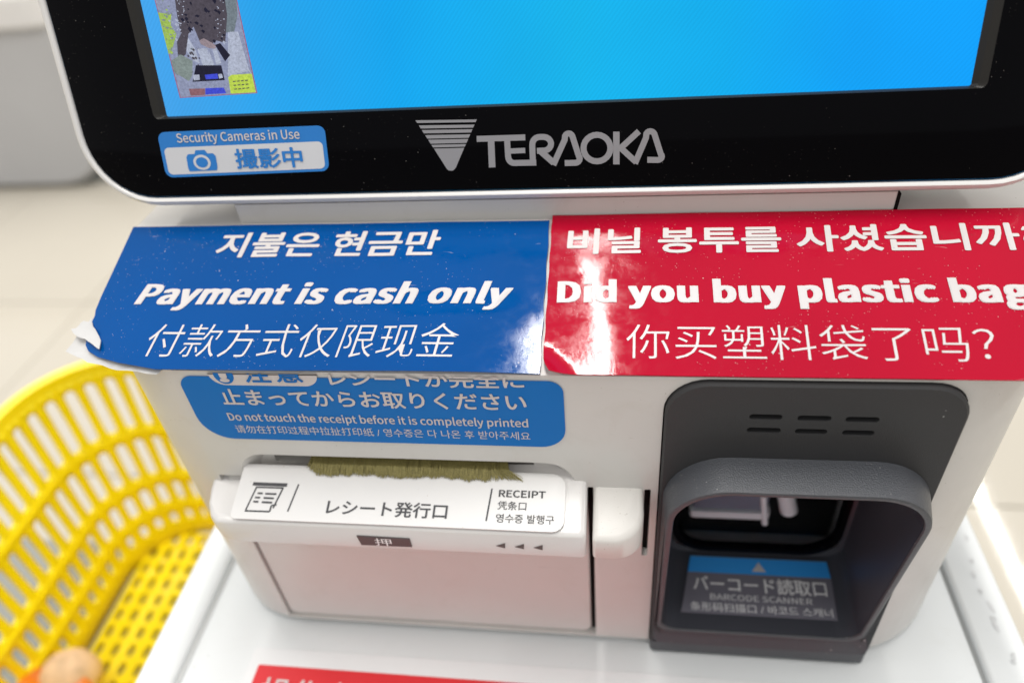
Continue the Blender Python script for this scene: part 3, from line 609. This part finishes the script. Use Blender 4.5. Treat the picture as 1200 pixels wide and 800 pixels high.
pic('camera_view_display', 'picture_blue', [[(510,590),(610,580),(617,620),(520,625)],[(515,695),(660,690),(680,735),(515,745)]], -.0098)
pic('camera_view_notice', 'picture_redprint', [[(385,700),(513,697),(513,748),(400,755)]], -.0098)
pic('camera_view_keys', 'picture_pale', [[(418,590),(468,588),(472,630),(425,634)],[(615,585),(645,582),(655,612),(625,620)]], -.0098)
bk = []
pic('camera_view_basket', 'picture_lime', [[(695,610),(720,590),(880,580),(912,728),(715,738)]], -.0099)
pic('camera_view_basket_holes', 'picture_dark', [[(730+i*32+j*6,640+j*30-i*3),(752+i*32+j*6,637+j*30-i*3),(754+i*32+j*6,645+j*30-i*3),(732+i*32+j*6,648+j*30-i*3)] for i in range(4) for j in range(3)], -.0097)
pic('camera_view_line', 'picture_pale', [[(738,330),(746,328),(880,585),(868,578)]], -.0096)

# logo print on the bezel: mitred strokes traced from the sign
def stroke(pts, w, closed=False):
    n = len(pts); P = [Vector(p) for p in pts]; Ls = []; Rs = []
    for i in range(n):
        if closed: a_, c_ = P[i-1], P[(i+1) % n]
        else: a_ = P[max(i-1,0)]; c_ = P[min(i+1,n-1)]
        d1 = (P[i]-a_).normalized() if (P[i]-a_).length else (c_-P[i]).normalized()
        d2 = (c_-P[i]).normalized() if (c_-P[i]).length else d1
        t_ = (d1+d2).normalized(); n_ = Vector((-t_.y,t_.x)); k = w/2/max(.35, n_.dot(Vector((-d1.y,d1.x))))
        Ls.append(P[i]+n_*k); Rs.append(P[i]-n_*k)
    q = []
    for i in range(n if closed else n-1):
        j = (i+1) % n; q.append([Ls[i],Rs[i],Rs[j],Ls[j]])
    return q
def arc(cx_, cy_, rx, ry, a0, a1, n=8): return [(cx_+rx*math.cos(math.radians(a0+(a1-a0)*i/n)), cy_+ry*math.sin(math.radians(a0+(a1-a0)*i/n))) for i in range(n+1)]
lg = lambda p: MON.at(480+p[0]/3.871, 130+p[1]/3.871)
strokes = [([(305,127),(525,120)],27), ([(370,134),(375,256)],30), 
    ([(443,132),(447,205)]+arc(475,208,27,28,180,92,6)+[(575,234)],27), ([(458,182),(525,179)],24),
    ([(560,240),(557,165)]+arc(590,152,33,34,180,272,6)+arc(608,149,34,31,272,440,8)+[(578,181)],27), ([(596,184),(655,236)]+arc(655,236,1,1,0,10,1)[:0],28),
    ([(652,245),(704,130)]+arc(722,122,18,20,200,340,6)+[(768,205)]+arc(752,215,20,20,-20,90,5)+[(704,236)],27),
    ([(938,94),(938,242)],29), ([(1040,92),(958,168),(1028,232)],27),
    ([(1022,238),(1072,122)]+arc(1092,112,20,20,205,335,6)+[(1140,198)]+arc(1124,206,20,16,-20,90,5)+[(1078,221)],27)]
pv = []; pf = []
def add_stroke(quads, h):
    for q in quads:
        k = len(pv); pv.extend(MON.p(*lg(c), h) for c in q); pf.append((k,k+1,k+2,k+3))
for i,(pts,w) in enumerate(strokes): add_stroke(stroke(pts,w), .0012+i*.00008)
add_stroke(stroke(arc(850,168,61,60,0,345,23), 27, True), .0022)
mesh('maker_lettering', pv, pf, M['logo'], mon, fix=False)
tri = []
def tl_(y): t_ = (y-42)/(268-42); return 28+t_*(175-28)+0*y, 305-t_*(305-205)
for (y0,y1) in ((41,53),(64,78),(85,100),(108,124),(129,147),(152,164)):
    a0,b0 = tl_(y0); a1,b1 = tl_(y1); tri.append([(a0,y0+2),(b0,y0-2),(b1,y1-2),(a1,y1+2)])
a0,b0 = tl_(170); a1,b1 = tl_(255); tri.append([(a0,171),(b0,167),(b1+0,256),(b1-8,266),(b1-16,271),(a1+12,270),(a1+4,264)])
multi('maker_emblem', MON, [[lg(p) for p in q] for q in tri], .0012, M['logo'], mon)

# security camera sticker
ss = empty('security_sticker', (-.655,1.16,-.52), 'small blue and white sticker reading Security Cameras in Use, on the black bezel', 'sticker')
A = MON.at
def quadmap(c, s, t_):  # c: bl, br, tr, tl
    return tuple((1-t_)*((1-s)*c[0][i]+s*c[1][i]) + t_*((1-s)*c[3][i]+s*c[2][i]) for i in (0,1))
CQ = [(-.8150,.0372),(-.5020,.0415),(-.4990,.1195),(-.8125,.1175)]
def qrr(s0,s1,t0,t1,rs,rt,n=5):
    out = []
    for (cs,ct,a0) in ((s0+rs,t0+rt,180),(s1-rs,t0+rt,270),(s1-rs,t1-rt,0),(s0+rs,t1-rt,90)):
        for i in range(n+1):
            a_ = math.radians(a0+90*i/n); out.append(quadmap(CQ, cs+rs*math.cos(a_), ct+rt*math.sin(a_)))
    return out
sf = flat('sticker_film', MON, qrr(0,1,0,1,.045,.17), .0010, M['sec_blue'], ss, .0012)
flat('white_panel', MON, qrr(.022,.978,.06,.66,.03,.10), .0026, M['sec_white'], ss)
text('lettering', 'Security Cameras in Use', MON, quadmap(CQ,.115,.70), quadmap(CQ,.85,.95), .0029, M['white_ink'], ss, .005)
text('lettering', '撮影中', MON, quadmap(CQ,.45,.13), quadmap(CQ,.85,.56), .0032, M['sec_blue'], ss, .024)
cq = lambda x, y: quadmap(CQ, x, y)
flat('camera_mark', MON, [cq(.155,.12),cq(.325,.12),cq(.332,.20),cq(.332,.44),cq(.318,.50),cq(.285,.50),cq(.272,.58),cq(.215,.58),cq(.205,.50),cq(.165,.50),cq(.152,.44),cq(.150,.20)], .0032, M['sec_blue'], ss)
flat('camera_mark', MON, [(cq(.243,.31)[0]+.0165*math.cos(k*math.pi/12), cq(.243,.31)[1]+.0135*math.sin(k*math.pi/12)) for k in range(24)], .0036, M['sec_white'], ss)
flat('camera_mark', MON, [(cq(.243,.31)[0]+.0115*math.cos(k*math.pi/12), cq(.243,.31)[1]+.0092*math.sin(k*math.pi/12)) for k in range(24)], .0040, M['sec_blue'], ss)

# ================================================================ THE TWO NOTICE STRIPS ON THE SHOULDER
HS = .0035    # standing height of the film above the shoulder
def warp_blue(a, b, h=0):
    """surface of the blue strip: flat on the shoulder, sagging past the left corner and lifting a little at the right one"""
    lift = 0
    d = max(0, (-.985 - a) + (.10 - b)*.75)
    if b < .16 and d > 0: lift -= min(.05, d*d*.35)
    e = max(0, (a + .33) + (.09 - b)*.55); t_ = min(1, max(0, (a+.75)/.4)); fb = min(1, max(0, (.20-b)/.12))
    lift += (.0068*(.5-.5*math.cos(math.pi*t_)) - .10*e*e)*(.5-.5*math.cos(math.pi*fb))
    lift += .0005*math.sin(a*17+b*5) + .0002*math.sin(a*43-b*21)
    return SHO.p(a, b, HS + h + lift)
def warp_red(a, b, h=0):
    lift = .0005*math.sin(a*15-b*5+1.3) + .0002*math.sin(a*41+b*19)
    d = max(0, (-.100 - a) + (.030 - b)*1.0)
    lift += min(.02, d*d*6) if b < .08 else 0
    return SHO.p(a, b, HS + h + lift)
def film(name, outline_fn, warp, material, parent, nx=90, ny=26, thick=.003):
    """outline_fn(t) -> (left a, right a) at height b; a gridded sheet with real thickness"""
    v = []; f = []
    b0, b1 = outline_fn.b
    for layer in (0, 1):
        for j in range(ny+1):
            t_ = j/ny; bb = b0 + (b1-b0)*t_; l_, r_ = outline_fn(bb)
            for i in range(nx+1):
                a_ = l_ + (r_-l_)*i/nx; b2 = max(bb, outline_fn.low(a_)) if hasattr(outline_fn,'low') else bb
                v.append(warp(a_, b2, -thick*layer))
    n1 = (nx+1)*(ny+1)
    for j in range(ny):
        for i in range(nx):
            a_ = j*(nx+1)+i; f.append((a_,a_+1,a_+nx+2,a_+nx+1)); f.append((n1+a_,n1+a_+nx+1,n1+a_+nx+2,n1+a_+1))
    for i in range(nx):
        f.append((i,n1+i,n1+i+1,i+1)); k = ny*(nx+1)+i; f.append((k,k+1,n1+k+1,n1+k))
    for j in range(ny):
        k = j*(nx+1); f.append((k,k+nx+1,n1+k+nx+1,n1+k)); k += nx; f.append((k,n1+k,n1+k+nx+1,k+nx+1))
    o = mesh(name, v, f, material, parent, smooth=40, fix=True); return o
class OutB:
    b = (-.004,.357)
    def __call__(s, bb):
        # left edge: straight, then chipped and rounded off near the front corner
        l_ = -1.076 - .010*(1-(bb-.0)/.357)
        if bb < .115:
            k = (.115-bb)/.127; l_ += .010*k + .26*k**5.5 + .0035*math.sin(bb*240) + .002*math.sin(bb*613)
        if .112 < bb < .128: l_ += .004
        return l_, -.1355 + .001*math.sin(bb*70)
class OutR:
    b = (-.004,.370)
    def __call__(s, bb):
        l_ = -.1305 + .0008*math.sin(bb*90)
        if bb < .03: l_ += ((.03-bb)/.043)**2*.02
        return l_, .83
bs = empty('blue_notice_strip', (-.6,1.15,-.85), 'blue laminated strip reading Payment is cash only, torn at its front left corner', 'notice', 'laminated notice strips on the terminal shoulder')
film('blue_film', OutB(), warp_blue, M['strip_blue'], bs)
A = SHO.at
hT = .0007
text('lettering', '지불은 현금만', SHO, A(251,303.5), A(519,271), hT, M['white_ink'], bs, .024, .12, warp=warp_blue)
text('lettering', 'Payment is cash only', SHO, A(155,366), A(603,329.5), hT, M['white_ink'], bs, .020, .24, spacing=1.016, warp=warp_blue, square=True)
text('lettering', '付款方式仅限现金', SHO, A(168,418.5), A(541,382), hT, M['white_ink'], bs, 0, .14, warp=warp_blue, thin=.009)
# torn white paper sticking out under the corner
def ragged(pts, n=5, j=.0035):
    out = []
    for i in range(len(pts)):
        p, q = Vector(pts[i]), Vector(pts[(i+1)%len(pts)])
        for k in range(n):
            t_ = k/n; out.append((p+(q-p)*t_ + Vector((random.uniform(-j,j), random.uniform(-j,j))))[:])
    return out
tp = [A(104,372), A(74,409), A(100,422), A(135,431), A(180,436), A(200,425), A(165,395), A(130,378)]
base = ragged(tp, 4, .0025); n = len(base)
cxm = sum(p[0] for p in base)/n; cym = sum(p[1] for p in base)/n
loops = []
for k, s_ in enumerate((1,.8,.6,.4,.2)):
    loops.append([SHO.p(cxm+(p[0]-cxm)*s_, cym+(p[1]-cym)*s_, -.008+.0018*math.sin(p[0]*140+p[1]*90+k*1.3)*s_ - .003*k*0) for p in base])
def corner_drop(p_):   # follows the sag of the strip
    return p_
top_l = [[q for q in l] for l in loops]; 
loft('torn_backing', top_l + [[SHO.p(cxm,cym,-.011) + (Vector(q)-SHO.p(cxm,cym,-.011))*.05 for q in loops[-1]]], M['paper_back'], bs, smooth=25, cap0=False)
tp2 = [A(97,380), A(86,388), A(92,396), A(104,400), A(120,412), A(118,395), A(108,378)]
b2 = ragged(tp2, 3, .002)
loft('torn_flap', [[SHO.p(a_,b_,.0045+.003*math.sin(a_*200)) for a_,b_ in b2], [SHO.p(a_,b_,.0065+.003*math.sin(a_*200)) for a_,b_ in b2]], M['paper_back'], bs, smooth=25)
rs = empty('red_notice_strip', (.35,1.15,-.85), 'red laminated strip asking Did you buy plastic bags, right of the blue strip', 'notice', 'laminated notice strips on the terminal shoulder')
film('red_film', OutR(), warp_red, M['strip_red'], rs)
text('lettering', '비닐 봉투를 사셨습니까?', SHO, A(664,299.5), A(1207,262), hT, M['white_ink'], rs, .024, .03, warp=warp_red)
text('lettering', 'Did you buy plastic bags?', SHO, A(652,365), A(1250,325), hT, M['white_ink'], rs, .022, .0, spacing=1.018, warp=warp_red, square=True)
text('lettering', '你买塑料袋了吗？', SHO, A(734,421), A(1160,383), hT, M['white_ink'], rs, 0, .02, warp=warp_red, thin=.009)

# ================================================================ BASKET, its stand and the bread
stand = empty('basket_shelf', (-2.4,1.0,FLOOR), 'low grey shelf under the yellow shopping basket, left of the counter', 'shelf')
vloft('shelf_top', -3.9, -1.14, -.3, 2.02, .08, [-3.09,-3.08,-3.03,-3.02], M['shelf_grey'], stand, [.01,0,0,.01])
vloft('shelf_support', -3.5, -1.3, .1, 1.7, .06, [FLOOR,-3.09], M['cabinet_grey'], stand)
bk = empty('shopping_basket', (-1.85,1.15,-3.02), 'bright yellow slotted plastic shopping basket beside the counter, blurred at lower left', 'basket')
def perim(x0,x1,y0,y1,r,n):
    """n equally spaced points round a rounded rectangle"""
    raw = rrect(x0,x1,y0,y1,r,14); raw.append(raw[0]); d = [0]
    for i in range(1,len(raw)): d.append(d[-1]+math.dist(raw[i],raw[i-1]))
    out = []; j = 0
    for k in range(n):
        s_ = d[-1]*k/n
        while d[j+1] < s_: j += 1
        t_ = (s_-d[j])/max(1e-9,d[j+1]-d[j]); out.append((raw[j][0]+(raw[j+1][0]-raw[j][0])*t_, raw[j][1]+(raw[j+1][1]-raw[j][1])*t_))
    return out
ZT, ZB = -1.96, -3.0
NC = 70
RES = 4
def bpt(s_, z):
    k = (z-ZB)/(ZT-ZB); ins = .12*(1-k)
    P_ = bcache.get(round(ins,4))
    if P_ is None: P_ = bcache[round(ins,4)] = perim(-2.47+ins, -1.10-ins, .25+ins, 2.22-ins, .37-ins*.5, NC*RES)
    i = int(s_*NC*RES) % (NC*RES); fr = s_*NC*RES - int(s_*NC*RES)
    a_, b_ = P_[i], P_[(i+1)%(NC*RES)]
    return (a_[0]+(b_[0]-a_[0])*fr, a_[1]+(b_[1]-a_[1])*fr, z)
bcache = {}
rows = [(ZT-.03,-2.335,.56),(-2.335,-2.615,.56),(-2.615,-2.80,.52),(-2.80,-2.93,.40)]
v = []; f = []
def cell(s0,s1,z0,z1,wf,mz):
    """wall cell with a pill shaped hole"""
    n = 16; cs = (s0+s1)/2; cz = (z0+z1)/2; hw = (s1-s0)*wf/2; hh = (z1-z0)/2-mz
    real = .090*wf/2     # pill radius in u
    inner = []; outer = []
    for k in range(n):
        an = 2*math.pi*k/n; ca, sa = math.cos(an), math.sin(an)
        inner.append((cs+hw*ca, cz+(hh-real)*(0 if abs(sa) < .01 else 1 if sa > 0 else -1)+real*sa))
        m_ = max(abs(ca),abs(sa)); 
        outer.append((cs+(s1-s0)/2*ca/m_, cz+(z1-z0)/2*sa/m_))
    k0 = len(v)
    for q in outer+inner: v.append(bpt(q[0]%1.0, q[1]))
    for k in range(n): f.append((k0+k,k0+(k+1)%n,k0+n+(k+1)%n,k0+n+k))
for (z1,z0,wf) in rows:
    for c_ in range(NC): cell(c_/NC,(c_+1)/NC,z0,z1,wf,.032)
for (z0,z1) in ((ZB,-2.93),(ZT-.03,ZT)):
    k0 = len(v); 
    for z in (z0,z1):
        for c_ in range(NC*2): v.append(bpt(c_/(NC*2), z))
    for c_ in range(NC*2): f.append((k0+c_,k0+(c_+1)%(NC*2),k0+NC*2+(c_+1)%(NC*2),k0+NC*2+c_))
walls = mesh('slotted_wall', v, f, M['yellow'], bk, smooth=60)
bm = bmesh.new(); bm.from_mesh(walls.data); bmesh.ops.remove_doubles(bm, verts=bm.verts, dist=.0001); bmesh.ops.recalc_face_normals(bm, faces=bm.faces); bm.to_mesh(walls.data); bm.free()
md = walls.modifiers.new('s', 'SOLIDIFY'); md.thickness = .018*S; md.offset = 0
# rim and hoops
def hoop(name, z, out, half_w, half_h):
    loops = []; N_ = 120
    for (dx, dz) in ((-half_w,-half_h),(half_w,-half_h),(half_w+.006,0),(half_w,half_h),(-half_w,half_h),(-half_w-.004,0)):
        k = (z-ZB)/(ZT-ZB); ins = .12*(1-k)-out-dx
        loops.append([(a_,b_,z+dz) for a_,b_ in perim(-2.47+ins,-1.10-ins,.25+ins,2.22-ins,max(.05,.37-ins),N_)])
    return loft(name, loops, M['yellow'], bk, smooth=60, closed=True)
hoop('rim', ZT, .014, .024, .024)
for z in (-2.335,-2.615,-2.80): hoop('hoop', z, 0, .012, .014)
# slotted base of the basket
v = []; f = []
NXb, NYb = 14, 20
bx0,bx1,by0,by1 = -2.35+.03,-1.22-.03,.37+.03,2.10-.03
for i in range(NXb):
    for j in range(NYb):
        x0 = bx0+(bx1-bx0)*i/NXb; x1 = bx0+(bx1-bx0)*(i+1)/NXb; y0 = by0+(by1-by0)*j/NYb; y1 = by0+(by1-by0)*(j+1)/NYb
        cxm_, cym_ = (x0+x1)/2, (y0+y1)/2; o_ = []; i_ = []
        if math.hypot(max(0,abs(cxm_+1.785)-.28), max(0,abs(cym_-1.235)-.58)) > .33: continue
        for k in range(16):
            an = 2*math.pi*k/16; ca, sa = math.cos(an), math.sin(an); m_ = max(abs(ca),abs(sa))
            o_.append((cxm_+(x1-x0)/2*ca/m_, cym_+(y1-y0)/2*sa/m_, -2.985)); i_.append((cxm_+(x1-x0)*.22*ca, cym_+(y1-y0)*.40*sa, -2.985))
        k0 = len(v); v += o_+i_
        for k in range(16): f.append((k0+k,k0+(k+1)%16,k0+16+(k+1)%16,k0+16+k))
bs_ = mesh('slotted_base', v, f, M['yellow'], bk)
md = bs_.modifiers.new('s', 'SOLIDIFY'); md.thickness = .03*S
# bread bun in an orange wrapper, lying in the basket
bn = empty('wrapped_bun', (-2.17,1.16,-2.97), 'round peach bun in an orange wrapper lying in the yellow basket', 'bread')
def blob(name, c, rx, ry, z0, z1, material, parent, prof_):
    loops = []
    for (t_, k) in prof_:
        loops.append([(c[0]+rx*k*math.cos(2*math.pi*a_/24)*(1+.03*math.sin(a_*2.3)), c[1]+ry*k*math.sin(2*math.pi*a_/24), z0+(z1-z0)*t_) for a_ in range(24)])
    return loft(name, loops, material, parent, smooth=True)
blob('wrapper', (-2.22,1.15), .16,.12, -2.97, -2.75, M['orange'], bn, [(0,.7),(.1,.9),(.5,1.0),(.85,1.0),(1,.93)])
blob('bun', (-2.20,1.235), .12,.105, -2.84, -2.70, M['peach'], bn, [(0,.98),(.3,1.0),(.6,.9),(.8,.7),(.93,.42),(1,.1)])
